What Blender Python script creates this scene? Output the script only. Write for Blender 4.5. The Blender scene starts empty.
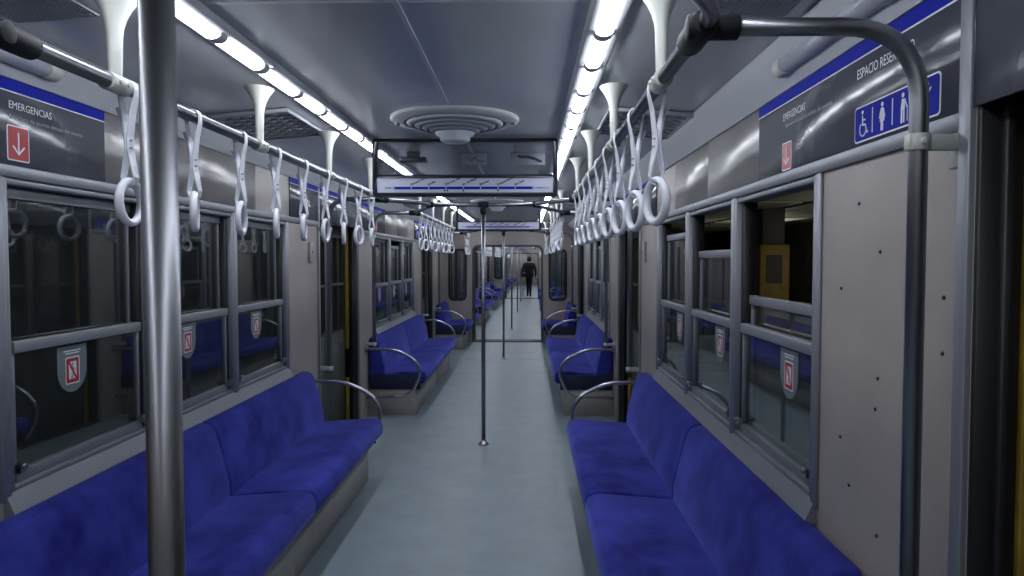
import bpy, bmesh, math, random
from mathutils import Vector, Matrix
from mathutils.geometry import tessellate_polygon
random.seed(7)
S = bpy.context.scene
COL = S.collection
PI = math.pi
CM = Matrix.Identity(4)          # matrix of the carriage being built

# ------------------------------------------------------------------ materials
def mat(name, col, rough=.5, metal=0., spec=.5, **k):
    m = bpy.data.materials.new(name); m.use_nodes = True
    b = m.node_tree.nodes['Principled BSDF']
    b.inputs['Base Color'].default_value = (*col, 1)
    b.inputs['Roughness'].default_value = rough
    b.inputs['Metallic'].default_value = metal
    b.inputs['Specular IOR Level'].default_value = spec
    for a, v in k.items():
        b.inputs[a.replace('_', ' ')].default_value = v
    return m
def noise_col(m, c1, c2, scale, detail=4, stretch=(1, 1, 1), lo=.35, hi=.65, rough=.6):
    nt = m.node_tree; b = nt.nodes['Principled BSDF']
    tc = nt.nodes.new('ShaderNodeTexCoord'); mp = nt.nodes.new('ShaderNodeMapping')
    mp.inputs['Scale'].default_value = stretch
    n = nt.nodes.new('ShaderNodeTexNoise'); n.inputs['Scale'].default_value = scale
    n.inputs['Detail'].default_value = detail; n.inputs['Roughness'].default_value = rough
    r = nt.nodes.new('ShaderNodeValToRGB')
    r.color_ramp.elements[0].position = lo; r.color_ramp.elements[1].position = hi
    r.color_ramp.elements[0].color = (*c1, 1); r.color_ramp.elements[1].color = (*c2, 1)
    nt.links.new(tc.outputs['Object'], mp.inputs[0]); nt.links.new(mp.outputs[0], n.inputs[0])
    nt.links.new(n.outputs[0], r.inputs[0]); nt.links.new(r.outputs[0], b.inputs['Base Color'])
    return m
def bump(m, scale, strength, dist=.01, stretch=(1, 1, 1), detail=3):
    nt = m.node_tree; b = nt.nodes['Principled BSDF']
    tc = nt.nodes.new('ShaderNodeTexCoord'); mp = nt.nodes.new('ShaderNodeMapping')
    mp.inputs['Scale'].default_value = stretch
    n = nt.nodes.new('ShaderNodeTexNoise'); n.inputs['Scale'].default_value = scale
    n.inputs['Detail'].default_value = detail
    u = nt.nodes.new('ShaderNodeBump'); u.inputs['Strength'].default_value = strength
    u.inputs['Distance'].default_value = dist
    nt.links.new(tc.outputs['Object'], mp.inputs[0]); nt.links.new(mp.outputs[0], n.inputs[0])
    nt.links.new(n.outputs[0], u.inputs['Height']); nt.links.new(u.outputs[0], b.inputs['Normal'])
    return m
def emit(name, col, st):
    m = mat(name, (.8, .8, .8))
    b = m.node_tree.nodes['Principled BSDF']
    b.inputs['Emission Color'].default_value = (*col, 1); b.inputs['Emission Strength'].default_value = st
    return m
def thin_glass(name, tint, ior=1.5, rough=.01, dust_veil=.018):
    m = bpy.data.materials.new(name); m.use_nodes = True; nt = m.node_tree
    nt.nodes.remove(nt.nodes['Principled BSDF'])
    o = nt.nodes['Material Output']
    t = nt.nodes.new('ShaderNodeBsdfTransparent'); t.inputs[0].default_value = (*tint, 1)
    g = nt.nodes.new('ShaderNodeBsdfGlossy'); g.inputs['Roughness'].default_value = rough
    f = nt.nodes.new('ShaderNodeFresnel'); f.inputs[0].default_value = ior
    ge = nt.nodes.new('ShaderNodeNewGeometry'); mx = nt.nodes.new('ShaderNodeMix')   # same reflectance on both faces of the pane
    mx.inputs[2].default_value = ior; mx.inputs[3].default_value = 1/ior
    nt.links.new(ge.outputs['Backfacing'], mx.inputs[0]); nt.links.new(mx.outputs[0], f.inputs[0])
    x = nt.nodes.new('ShaderNodeMixShader')
    nt.links.new(f.outputs[0], x.inputs[0]); nt.links.new(t.outputs[0], x.inputs[1])
    d = nt.nodes.new('ShaderNodeBsdfDiffuse'); d.inputs[0].default_value = (.42, .47, .49, 1)      # pale haze painted in to lift weak reflections, mixed as dust
    y = nt.nodes.new('ShaderNodeMixShader'); y.inputs[0].default_value = dust_veil
    nt.links.new(g.outputs[0], x.inputs[2]); nt.links.new(x.outputs[0], y.inputs[1]); nt.links.new(d.outputs[0], y.inputs[2])
    nt.links.new(y.outputs[0], o.inputs[0])
    return m

M = {}
M['beige'] = noise_col(mat('beige laminate', (.36, .33, .31), .42, 0, .4), (.335, .305, .285), (.385, .35, .33), 2.5)
M['ceil'] = bump(noise_col(mat('ceiling paint', (.6, .62, .65), .17, 0, .5), (.55, .57, .6), (.61, .63, .66), 1.2), 1.3, .12, .02)
M['cove'] = mat('cove paint', (.56, .57, .59), .4)
M['floor'] = noise_col(mat('linoleum', (.25, .31, .35), .42, 0, .4), (.185, .235, .265), (.235, .295, .33), 3.2, 8, (1, 1, 1), .3, .7, .7)
M['floor_edge'] = mat('floor edge', (.05, .06, .07), .6)
M['steel'] = mat('brushed steel', (.42, .43, .46), .3, 1.)
M['tube'] = mat('tube steel', (.25, .255, .275), .36, 1.)
M['alu'] = bump(mat('aluminium trim', (.27, .28, .31), .45, .45), 60, .05, .002)
M['panel_metal'] = bump(noise_col(mat('stainless cladding', (.42, .40, .39), .28, .4), (.31, .30, .295), (.36, .345, .34), 1.5), 2.8, .3, .02)
M['poster'] = bump(mat('grey gloss panel', (.07, .075, .095), .16, 0, .55), 3.2, .3, .02)
M['blue'] = mat('sign blue', (.006, .014, .33), .6, 0, .1)
M['print'] = mat('white print', (.75, .77, .8), .4)
M['print_grey'] = mat('grey print', (.3, .31, .34), .4)
M['red'] = mat('sign red', (.42, .02, .025), .35)
M['black'] = mat('black rubber', (.012, .012, .014), .45)
M['plastic_black'] = mat('black clamp plastic', (.012, .012, .016), .6, 0, .25)
M['yellow'] = noise_col(mat('yellow paint', (.5, .33, .03), .5), (.26, .17, .02), (.36, .24, .03), 9)
M['door'] = mat('door leaf', (.07, .08, .07), .45, .1, .4)
M['white'] = mat('strap white', (.82, .83, .9), .42)
M['white_warm'] = mat('hanger white', (.5, .51, .47), .45)
M['ring'] = mat('ring plastic', (.82, .83, .9), .35)
M['velvet'] = bump(noise_col(mat('blue velvet', (.02, .025, .2), .85, 0, .12, Sheen_Weight=.45, Sheen_Roughness=.38, Sheen_Tint=(.28, .33, 1, 1)),
                   (.010, .011, .14), (.046, .058, .38), 2.6, 5, (1.2, 1, 1), .36, .66), 260, .25, .002)
M['navy'] = mat('navy vinyl', (.008, .01, .05), .6)
M['bench'] = noise_col(mat('bench base', (.36, .34, .32), .45), (.31, .29, .275), (.39, .365, .345), 3)
M['lamp'] = emit('lamp light', (.86, .91, 1), 24.5)
M['lamp_case'] = mat('lamp housing', (.5, .51, .55), .4)
M['frost'] = mat('frosted hub', (.62, .66, .7), .3, 0, .5)
M['dark'] = mat('dark recess paint', (.02, .02, .022), .7)  # near-black; paints in recess shade, also colours some real dark parts
M['vent'] = mat('vent grey', (.42, .43, .46), .5)
M['sign_white'] = mat('route panel', (.55, .58, .72), .4)
M['frame_dark'] = mat('sign frame', (.018, .018, .028), .35)
M['glass'] = thin_glass('window glass', (.8, .84, .84), 2.2)
M['glass_sign'] = thin_glass('sign glass', (.74, .75, .79), 1.45)
M['sticker'] = mat('sticker film', (.15, .19, .2), .5)
M['clear'] = mat('clear lamp cover', (.42, .43, .5), .22, 0, .5)
M['gang'] = mat('gangway rubber', (.06, .06, .065), .5)
M['tunnel'] = noise_col(mat('tunnel concrete', (.04, .04, .04), .9), (.02, .02, .02), (.05, .05, .048), 2)
M['platform'] = mat('platform tile', (.2, .2, .19), .4)
M['st_panel'] = mat('station ceiling panel', (.45, .47, .42), .6)
M['st_dark'] = mat('station ceiling beam', (.06, .06, .06), .6)
M['cloth'] = mat('dark jacket', (.012, .013, .022), .8)
M['trouser'] = mat('dark trousers', (.008, .009, .014), .85)
M['skin'] = mat('skin', (.35, .2, .14), .5)
M['hair'] = mat('hair', (.008, .007, .007), .6)
M['shoe'] = mat('shoe', (.006, .006, .007), .4)

# ------------------------------------------------------------------ mesh builder
class MB:
    def __init__(s): s.v = []; s.f = []; s.sm = []; s.mi = []; s.m = 0
    def add(s, vs, fs, smooth=False):
        o = len(s.v); s.v += [tuple(v) for v in vs]
        for f in fs: s.f.append([i + o for i in f]); s.sm.append(smooth); s.mi.append(s.m)
        return s
    def box(s, a, b):
        x0, y0, z0 = a; x1, y1, z1 = b
        return s.add([(x0,y0,z0),(x1,y0,z0),(x1,y1,z0),(x0,y1,z0),(x0,y0,z1),(x1,y0,z1),(x1,y1,z1),(x0,y1,z1)],
                     [(0,3,2,1),(4,5,6,7),(0,1,5,4),(1,2,6,5),(2,3,7,6),(3,0,4,7)])
    def prism(s, pts, fn, t0, t1, smooth=False):      # pts 2D outline ccw, fn(u,v,t) -> xyz
        n = len(pts)
        vs = [fn(u, v, t0) for u, v in pts] + [fn(u, v, t1) for u, v in pts]
        s.add(vs, [list(range(n))[::-1], list(range(n, 2*n))])
        return s.add(vs, [(i, (i+1) % n, n+(i+1) % n, n+i) for i in range(n)], smooth)
    def plate(s, loops, fn, t0, t1):                  # outline + holes
        tri = tessellate_polygon([[Vector((u, v, 0)) for u, v in l] for l in loops])
        flat = [p for l in loops for p in l]; n = len(flat)
        vs = [fn(u, v, t0) for u, v in flat] + [fn(u, v, t1) for u, v in flat]
        fs = []
        for t in tri: fs += [tuple(t), tuple(i + n for i in reversed(t))]
        o = 0
        for l in loops:
            k = len(l)
            fs += [(o+i, o+(i+1) % k, n+o+(i+1) % k, n+o+i) for i in range(k)]; o += k
        return s.add(vs, fs)
    def tube(s, pts, r, n=12, cap=True):
        P = [Vector(p) for p in pts]; R = r if isinstance(r, (list, tuple)) else [r]*len(P)
        T = [(P[min(i+1, len(P)-1)] - P[max(i-1, 0)]).normalized() for i in range(len(P))]
        a = Vector((0,0,1)) if abs(T[0].z) < .9 else Vector((1,0,0))
        N = (a - T[0]*a.dot(T[0])).normalized(); vs = []
        for i, p in enumerate(P):
            N = (N - T[i]*N.dot(T[i])).normalized(); B = T[i].cross(N)
            vs += [p + R[i]*(math.cos(2*PI*k/n)*N + math.sin(2*PI*k/n)*B) for k in range(n)]
        fs = [(i*n+k, i*n+(k+1) % n, (i+1)*n+(k+1) % n, (i+1)*n+k) for i in range(len(P)-1) for k in range(n)]
        s.add(vs, fs, True)
        if cap: s.add(vs, [list(range(n))[::-1], list(range((len(P)-1)*n, len(P)*n))])
        return s
    def lathe(s, prof, c=(0,0,0), n=40, smooth=True):
        vs = [(c[0]+r*math.cos(2*PI*k/n), c[1]+r*math.sin(2*PI*k/n), c[2]+z) for r, z in prof for k in range(n)]
        return s.add(vs, [(i*n+k, i*n+(k+1) % n, (i+1)*n+(k+1) % n, (i+1)*n+k) for i in range(len(prof)-1) for k in range(n)], smooth)
    def torus(s, c, R, rr, ax='x', n=36, k=12, flat=1.):
        vs = []
        for i in range(n):
            a = 2*PI*i/n
            for j in range(k):
                b = 2*PI*j/k; q = R + rr*math.cos(b)
                u, v, w = q*math.cos(a), q*math.sin(a), rr*flat*math.sin(b)
                vs.append({'x': (c[0]+w, c[1]+u, c[2]+v), 'y': (c[0]+u, c[1]+w, c[2]+v), 'z': (c[0]+u, c[1]+v, c[2]+w)}[ax])
        return s.add(vs, [(i*k+j, ((i+1) % n)*k+j, ((i+1) % n)*k+(j+1) % k, i*k+(j+1) % k) for i in range(n) for j in range(k)], True)
    def mesh(s, name, mats, bevel=0, seg=3, angle=35):
        me = bpy.data.meshes.new(name); me.from_pydata(s.v, [], s.f)
        for m in (mats if isinstance(mats, (list, tuple)) else [mats]): me.materials.append(M[m])
        for p, a, b in zip(me.polygons, s.sm, s.mi): p.use_smooth = a; p.material_index = b
        bm = bmesh.new(); bm.from_mesh(me)
        bmesh.ops.remove_doubles(bm, verts=bm.verts, dist=1e-6)
        bmesh.ops.recalc_face_normals(bm, faces=bm.faces)
        if bevel:
            es = [e for e in bm.edges if len(e.link_faces) == 2 and e.calc_face_angle(0) > math.radians(angle)]
            bmesh.ops.bevel(bm, geom=es, offset=bevel, segments=seg, affect='EDGES', profile=.5, clamp_overlap=True)
            for f in bm.faces: f.smooth = True
        bm.to_mesh(me); bm.free()
        return me

def fn_yz(u, v, t): return (t, u, v)          # wall graphics: u right along the wall, v up, t towards the room
def fn_xz(u, v, t): return (u, t, v)
def fn_xy(u, v, t): return (u, v, t)
def arc(cu, cv, r, a0, a1, n=6): return [(cu+r*math.cos(a0+(a1-a0)*i/n), cv+r*math.sin(a0+(a1-a0)*i/n)) for i in range(n+1)]
def rrect(u0, v0, u1, v1, r, n=5):
    return arc(u1-r, v1-r, r, 0, PI/2, n) + arc(u0+r, v1-r, r, PI/2, PI, n) + arc(u0+r, v0+r, r, PI, 1.5*PI, n) + arc(u1-r, v0+r, r, 1.5*PI, 2*PI, n)
def rect(u0, v0, u1, v1): return [(u0, v0), (u1, v0), (u1, v1), (u0, v1)]
def disc(cu, cv, r, n=18): return [(cu+r*math.cos(2*PI*i/n), cv+r*math.sin(2*PI*i/n)) for i in range(n)]
def stroke(mb, pts, w, fn, t0, t1):
    for (a, b), (c, d) in zip(pts[:-1], pts[1:]):
        l = math.hypot(c-a, d-b) or 1e-6; nx, ny = -(d-b)/l*w/2, (c-a)/l*w/2
        an = math.atan2(d-b, c-a)
        mb.prism(arc(c, d, w/2, an-PI/2, an+PI/2, 5) + arc(a, b, w/2, an+PI/2, an+1.5*PI, 5), fn, t0, t1)

# ------------------------------------------------------------------ objects
def setp(o, label=None, cat=None, group=None, kind=None):
    for k, v in (('label', label), ('category', cat), ('group', group), ('kind', kind)):
        if v: o[k] = v
    return o
def thing(name, label, cat, loc=(0,0,0), rz=0, group=None):
    o = bpy.data.objects.new(name, None); COL.objects.link(o); o.empty_display_size = .1
    o.matrix_world = CM @ Matrix.Translation(loc) @ Matrix.Rotation(rz, 4, 'Z')
    return setp(o, label, cat, group)
def part(name, me, parent, label=None, loc=None, kind=None):
    o = bpy.data.objects.new(name, me); COL.objects.link(o); o.parent = parent
    if loc: o.location = loc
    return setp(o, label, kind=kind)
def solo(name, me, label, cat, loc=(0,0,0), rz=0, group=None, kind=None):
    o = bpy.data.objects.new(name, me); COL.objects.link(o)
    o.matrix_world = CM @ Matrix.Translation(loc) @ Matrix.Rotation(rz, 4, 'Z')
    return setp(o, label, cat, group, kind)
def dup(root, label, loc, rz=0, group=None):
    r = root.copy(); COL.objects.link(r)
    r.matrix_world = CM @ Matrix.Translation(loc) @ Matrix.Rotation(rz, 4, 'Z')
    r['label'] = label
    if group: r['group'] = group
    for ch in list(root.children):
        c = ch.copy(); COL.objects.link(c); c.parent = r
        for g in list(ch.children):
            d = g.copy(); COL.objects.link(d); d.parent = c
    return r
def text_mesh(body, size, u, v, mname, t=.0012, align='LEFT', rot=0, fn=fn_yz, sx=1., fit=None, bold=0):
    cu = bpy.data.curves.new('t', 'FONT'); cu.body = body; cu.size = size; cu.align_x = align; cu.resolution_u = 2; cu.offset = bold
    ob = bpy.data.objects.new('t', cu); COL.objects.link(ob)
    dg = bpy.context.evaluated_depsgraph_get(); dg.update()
    me = bpy.data.meshes.new_from_object(ob.evaluated_get(dg))
    bpy.data.objects.remove(ob); bpy.data.curves.remove(cu)
    if fit: sx = fit/max(w.co.x for w in me.vertices)
    c, s = math.cos(rot), math.sin(rot)
    for w in me.vertices:
        x, y = w.co.x*sx, w.co.y
        w.co = fn(u + x*c - y*s, v + x*s + y*c, t)
    me.materials.clear(); me.materials.append(M[mname])
    return me
def join_meshes(name, meshes, mname):
    bm = bmesh.new()
    for me in meshes: bm.from_mesh(me); bpy.data.meshes.remove(me)
    me = bpy.data.meshes.new(name); bm.to_mesh(me); bm.free(); me.materials.append(M[mname])
    return me
ORD = ['first','second','third','fourth','fifth','sixth','seventh','eighth','ninth','tenth','eleventh','twelfth','thirteenth',
       'fourteenth','fifteenth','sixteenth','seventeenth','eighteenth','nineteenth','twentieth','twenty-first','twenty-second']
CARN = ['near carriage', 'second carriage', 'farthest carriage']
SIDE = {-1: 'left', 1: 'right'}
def bend(pts, r, n=7):          # round the corners of a polyline
    P = [Vector(p) for p in pts]; out = [P[0]]
    for i in range(1, len(P)-1):
        a = (P[i-1]-P[i]); b = (P[i+1]-P[i]); rr = min(r, a.length*.49, b.length*.49)
        p0 = P[i] + a.normalized()*rr; p2 = P[i] + b.normalized()*rr
        for k in range(n+1):
            t = k/n; out.append(p0*(1-t)**2 + P[i]*2*t*(1-t) + p2*t*t)
    out.append(P[-1]); return out

# ------------------------------------------------------------------ dimensions (metres; x right, y ahead, z up)
W = 1.265              # half width between the wall faces
DOORS = [.8, 6.3, 11.8]; POLES = [.735, 6.2, 11.6]; DW = .65
Y0, Y1 = -1.4, 14.0
RX, RZ = .733, 2.075   # hand rails
ZC = 2.34              # ceiling
WIN_Z0, WIN_Z1 = .86, 1.86
win_no = [0]; door_no = [0]; trim_no = [0]
STRUCT = dict(kind='structure')

# ------------------------------------------------------------------ shared meshes
def make_bench_meshes(L):
    n = max(1, round(L/1.6)); lc = L/n; d = {}
    mb = MB()
    for i in range(n):
        mb.box((.0, -L/2+i*lc+.002, 0.0), (.49, -L/2+(i+1)*lc-.002, .325))
    d['base'] = mb.mesh('base_panel', 'bench', .004, 1)
    mb = MB().box((.0, -L/2+.01, .05), (.488, L/2-.01, .3)); 
    cush = [(.10,.325),(.562,.325),(.597,.345),(.605,.40),(.589,.445),(.547,.462),(.40,.452),(.10,.43)]
    mb = MB().prism(cush, fn_xz, -lc/2+.003, lc/2-.003); d['seat'] = mb.mesh('seat_cushion', 'velvet', .022, 4, 20)
    back = [(.012,.41),(.175,.41),(.172,.50),(.150,.60),(.105,.765),(.075,.795),(.012,.80)]
    mb = MB().prism(back, fn_xz, -lc/2+.003, lc/2-.003); d['back'] = mb.mesh('backrest', 'velvet', .02, 4, 20)
    mb = MB()
    d['end'] = MB().box((.012, -.006, .27), (.545, .006, .42)).mesh('end_panel', 'navy', .003, 2)
    pts = bend([(.0,0,.70),(.30,0,.70),(.50,0,.60),(.57,0,.47),(.47,0,.225),(.012,0,.205)], .12)
    mb = MB().tube(pts, .0145, 12); mb.box((0,-.02,.675),(.03,.02,.725))
    d['arm'] = mb.mesh('armrest', 'steel')
    return n, lc, d
BM = {}
def bench(L, s, y, label, group, arms=(1, 1)):
    if L not in BM: BM[L] = make_bench_meshes(L)
    n, lc, d = BM[L]
    rz = 0 if s < 0 else PI
    t = thing('bench_seat', label, 'bench', (s*(W-.002), y, 0), rz, group)
    part('base_panel', d['base'], t, 'grey base panel')
    for i in range(n):
        yy = -L/2 + (i+.5)*lc
        part('seat_cushion', d['seat'], t, None, (0, yy, 0))
        part('backrest', d['back'], t, None, (0, yy, 0))
    for e in (-1, 1):
        part('end_panel', d['end'], t, 'dark navy end panel', (0, e*(L/2+.008), 0))
        if arms[0 if e*(-s) < 0 else 1]:
            part('armrest', d['arm'], t, 'curved steel tube armrest', (0, e*(L/2+.12), 0))
    return t

# strap: belt looped over the rail, two rivet pairs, ring
def make_strap():
    t = thing('hanging_strap', 'x', 'strap', (0, 0, -50)); t.matrix_world = Matrix.Translation((0, 0, -50))
    def ribbon(mb, pts, w, th):
        P = [Vector((a, 0, b)) for a, b in pts]; n = len(P); vs = []
        for i in range(n):
            T = (P[min(i+1, n-1)]-P[max(i-1, 0)]).normalized(); N = Vector((T.z, 0, -T.x))
            for yy, q in ((-w, -1), (w, -1), (w, 1), (-w, 1)): vs.append(P[i] + N*th*q + Vector((0, yy, 0)))
        fs = [(i*4+k, i*4+(k+1) % 4, i*4+4+(k+1) % 4, i*4+4+k) for i in range(n-1) for k in range(4)]
        mb.add(vs, fs + [(0,3,2,1), (n*4-4, n*4-3, n*4-2, n*4-1)])
    mb = MB(); r = .0235
    up = [(.004,-.155),(.006,-.13),(.014,-.07),(.024,-.02)] + [(r*math.cos(a), r*math.sin(a)) for a in [PI*k/10 for k in range(11)]] \
        + [(-.022,-.03),(-.012,-.09),(-.005,-.13),(-.004,-.155)]
    ribbon(mb, up, .0105, .0019)
    lo = [(.005,-.12),(.006,-.17),(.014,-.21),(.019,-.245),(.0145,-.264),(0,-.270),(-.0145,-.264),(-.019,-.245),(-.014,-.21),(-.005,-.17),(-.009,-.125),(-.018,-.085),(-.032,-.052)]
    ribbon(mb, lo, .0105, .0022)
    for q, v in enumerate(mb.v):            # the belt is turned a little towards the aisle below the rail
        f = max(0, min(1, (-v[2]-.01)/.11)); f *= 1 if v[2] > -.17 else max(0, 1-(-v[2]-.17)/.09)
        a = -.55*f; mb.v[q] = (v[0]*math.cos(a)-v[1]*math.sin(a), v[0]*math.sin(a)+v[1]*math.cos(a), v[2])
    part('strap_belt', mb.mesh('strap_belt', 'white'), t)
    mb = MB()
    for z in (-.142, -.163):
        mb.tube([(-.013,.008,z),(.013,-.008,z)], .0034, 8)
    part('rivets', mb.mesh('rivets', 'steel'), t, 'steel rivets')
    ring = MB().torus((0,0,-.313), .058, .0105, 'x', 40, 12, 1.15).mesh('ring', 'ring')
    part('ring', ring, t, 'white plastic grip ring')
    return t
STRAP = make_strap()
used = [False]
def strap(s, x, y, twist, label, group):
    rz = twist
    if not used[0]:
        used[0] = True; STRAP.matrix_world = CM @ Matrix.Translation((x, y, RZ)); STRAP['label'] = label; STRAP['group'] = group; o = STRAP
    else:
        o = dup(STRAP, label, (x, y, RZ), 0, group)
    for c in o.children:
        if c.name.startswith('ring'): c.rotation_euler = (0, 0, rz)
        else: c.scale = (-s, 1, 1)
    return o

# lamp unit
LP = .79
def make_lamp_meshes():
    d = {}
    mb = MB().prism([(-.062,.0),(-.052,-.022),(.052,-.022),(.062,.0)], fn_xz, -LP/2+.001, LP/2-.001)
    d['case'] = mb.mesh('housing', 'lamp_case', .003, 1)
    hl = LP/2
    prof = [(-.0275, -.008)] + [(.0275*math.sin(a), -.012-.018*math.cos(a)) for a in [-PI/2+PI*i/12 for i in range(13)]] + [(.0275, -.008)]
    mb = MB().prism(prof, fn_xz, -hl/2+.022, hl/2-.022)
    d['diff'] = mb.mesh('diffuser', 'lamp', .004, 2)
    prof2 = [(a*1.12, -.012+(b+.012)*1.12) for a, b in prof] 
    d['band'] = MB().prism(prof2, fn_xz, -.027, .027).mesh('clip_band', 'lamp_case', .002, 1)
    return d
LM = make_lamp_meshes()
lamp_proto = [None]
def lamp(s, y, label, group):
    loc = (s*.617, y, ZC-.001)
    if lamp_proto[0] is None:
        t = thing('ceiling_lamp', label, 'ceiling lamp', loc, 0, group)
        part('housing', LM['case'], t)
        for q in (-1, 1): part('diffuser', LM['diff'], t, 'glowing white diffuser', (0, q*LP/4, -.012))
        for q in (0, 1): part('clip_band', LM['band'], t, 'grey clip band', (0, q*(LP/2-.018), -.012))
        lamp_proto[0] = t
    else: dup(lamp_proto[0], label, loc, 0, group)

# window
def make_sticker():
    mb = MB(); w, top, bot = .085, 0, -.165
    out = [(-w, top), ] + [(-w, -.085)] + arc(0, -.085, w, PI, 2*PI, 14)[1:-1] + [(w, -.085), (w, top)]
    mb.m = 0; mb.prism(out, fn_yz, 0, .0006)
    mb.m = 1; mb.plate([rrect(-.036,-.135,.036,-.045,.006), rrect(-.023,-.122,.023,-.058,.003)[::-1]], fn_yz, .0006, .0012)
    mb.m = 2; mb.prism(rrect(-.023,-.122,.023,-.058,.003), fn_yz, .0006, .0010)
    mb.m = 2; mb.plate([rrect(-.041,-.14,.041,-.04,.008), rrect(-.036,-.135,.036,-.045,.006)[::-1]], fn_yz, .0006, .0011)
    mb.m = 1; stroke(mb, [(.019,-.118),(-.019,-.062)], .009, fn_yz, .0010, .0015)
    mb.m = 3
    mb.prism(disc(.0,-.067,.006,10), fn_yz, .0010, .0013); stroke(mb, [(.0,-.076),(.004,-.098),(-.006,-.119)], .008, fn_yz, .0010, .0013)
    stroke(mb, [(.001,-.08),(.015,-.09)], .004, fn_yz, .0010, .0013)
    for k, (a, b) in enumerate(((.05,.018),(.04,.027))):
        mb.m = 2; mb.prism(rect(-a,-b-.002,a,-b+.002), fn_yz, .0006, .0010)
    return mb.mesh('sticker', ['sticker', 'red', 'print', 'print_grey'])
STK = make_sticker()
WM = {}
def window(s, y, w, drop, label, sticker=True):
    win_no[0] += 1
    h = w/2
    t = thing('window_%d' % win_no[0], label, 'window', (s*W, y, 0), 0 if s < 0 else PI); t['kind'] = 'structure'
    key = round(w, 3)
    if key not in WM:
        d = {}
        mb = MB()
        mb.box((-.078, -h, WIN_Z0), (.007, -h+.022, WIN_Z1)); mb.box((-.078, h-.022, WIN_Z0), (.007, h, WIN_Z1))
        mb.box((-.078, -h+.022, WIN_Z0), (.004, h-.022, WIN_Z0+.02)); mb.box((-.078, -h+.022, WIN_Z1-.02), (.002, h-.022, WIN_Z1))
        d['frame'] = mb.mesh('window_frame', 'alu', .002, 1)
        mb = MB()
        for q in (-1, 1):
            a, b = sorted((q*(h-.022), q*(h-.052))); mb.box((-.074, a, WIN_Z0+.02), (-.018, b, WIN_Z1-.02))
        d['chan'] = mb.mesh('guide_channel', 'black', .002, 1)
        g = h-.052
        mb = MB().box((-.04, -g, 1.298), (-.006, g, 1.336)); mb.box((-.04, -g, WIN_Z0+.02), (-.01, g, WIN_Z0+.055))
        mb.box((-.036, -g, WIN_Z0+.05), (-.016, -g+.014, 1.3)); mb.box((-.036, g-.014, WIN_Z0+.05), (-.016, g, 1.3))
        d['lower'] = mb.mesh('lower_sash', 'alu', .003, 2)
        d['lpane'] = MB().box((-.029, -g+.012, WIN_Z0+.052), (-.025, g-.012, 1.30)).mesh('pane', 'glass')
        mb = MB().box((-.072, -g, 1.80), (-.042, g, 1.838)); mb.box((-.07, -g, 1.29), (-.044, g, 1.31))
        mb.box((-.068, -g, 1.31), (-.05, -g+.014, 1.80)); mb.box((-.068, g-.014, 1.31), (-.05, g, 1.80))
        d['upper'] = mb.mesh('upper_sash', 'alu', .003, 2)
        d['upane'] = MB().box((-.061, -g+.012, 1.308), (-.057, g-.012, 1.802)).mesh('pane', 'glass')
        mb = MB()
        for q in (-1, 1):
            mb.box((-.012, q*(g-.012)-.014, WIN_Z0+.05), (.006, q*(g-.012)+.014, WIN_Z0+.075)); mb.tube([(-.004, q*(g-.012), WIN_Z0+.072), (.016, q*(g-.012), WIN_Z0+.072)], .009, 10)
        d['latch'] = mb.mesh('latch', 'steel', 0)
        WM[key] = d
    d = WM[key]
    part('window_frame', d['frame'], t); part('guide_channel', d['chan'], t, 'black guide channel')
    lo = part('lower_sash', d['lower'], t); part('pane', d['lpane'], lo)
    up = part('upper_sash', d['upper'], t, None, (0, 0, -drop)); part('pane', d['upane'], up)
    part('latch', d['latch'], t)
    if sticker: part('sticker', STK, t, 'pale rounded sticker with a red framed pictogram', (-.0245, -.06 if s < 0 else .14, 1.287))
    return t

# door
DMESH = {}
def make_door():
    d = DMESH; zt = 1.95
    mb = MB()     # steel trim round the opening on the room side
    for q in (-1, 1):
        a, b = sorted((q*(DW+.004), q*(DW+.042))); mb.box((-.004, a, .0), (.014, b, 2.172))
    d['trim'] = mb.mesh('jamb_trim', 'alu', .003, 2)
    mb = MB()
    for q in (-1, 1):
        a, b = sorted((q*DW, q*(DW-.012))); mb.box((-.086, a, .0), (.0, b, zt))
        a, b = sorted((q*DW, q*(DW-.03))); mb.box((-.058, a, .0), (-.04, b, zt))
    mb.box((-.086, -DW, zt-.012), (0, DW, zt))
    d['rubber'] = mb.mesh('rubber_jamb', 'black', .002, 1)
    mb = MB()
    for q in (-1, 1):
        a, b = sorted((q*DW, q*(DW-.022)))
        for z0, z1 in ((.0, .46), (.74, zt-.012)): mb.box((-.12, a, z0), (-.088, b, z1))
    mb.box((-.12, -DW, zt-.04), (-.088, DW, zt-.013))
    d['yellow'] = mb.mesh('yellow_frame', 'yellow', .003, 2)
    # leaf: frame with a tall pane, a glazing bar and a lower panel
    lw = DW-.006
    mb = MB().plate([rect(0, .0, lw, zt-.02), rrect(.07, .95, lw-.06, 1.82, .05)[::-1]], fn_yz, -.16, -.125)
    mb.box((-.124, .10, .12), (-.121, lw-.09, .82)); mb.box((-.124, .07, 1.36), (-.118, lw-.06, 1.385))
    d['leaf'] = mb.mesh('door_leaf', 'door', .002, 1)
    d['gasket'] = MB().plate([rrect(.055, .935, lw-.045, 1.835, .06), rrect(.085, .965, lw-.075, 1.805, .04)[::-1]], fn_yz, -.125, -.117).mesh('gasket', 'black')
    d['glass'] = MB().box((-.144, .07, .95), (-.14, lw-.06, 1.82)).mesh('pane', 'glass')
    d['thresh'] = MB().box((-.16, -DW, -.03), (.0, DW, .006)).mesh('threshold', 'steel', .002, 1)
    d['knob'] = MB().lathe([(0,0),(.012,0),(.012,.006),(.006,.01),(0,.011)], n=12).mesh('screw', 'steel')
make_door()
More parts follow.
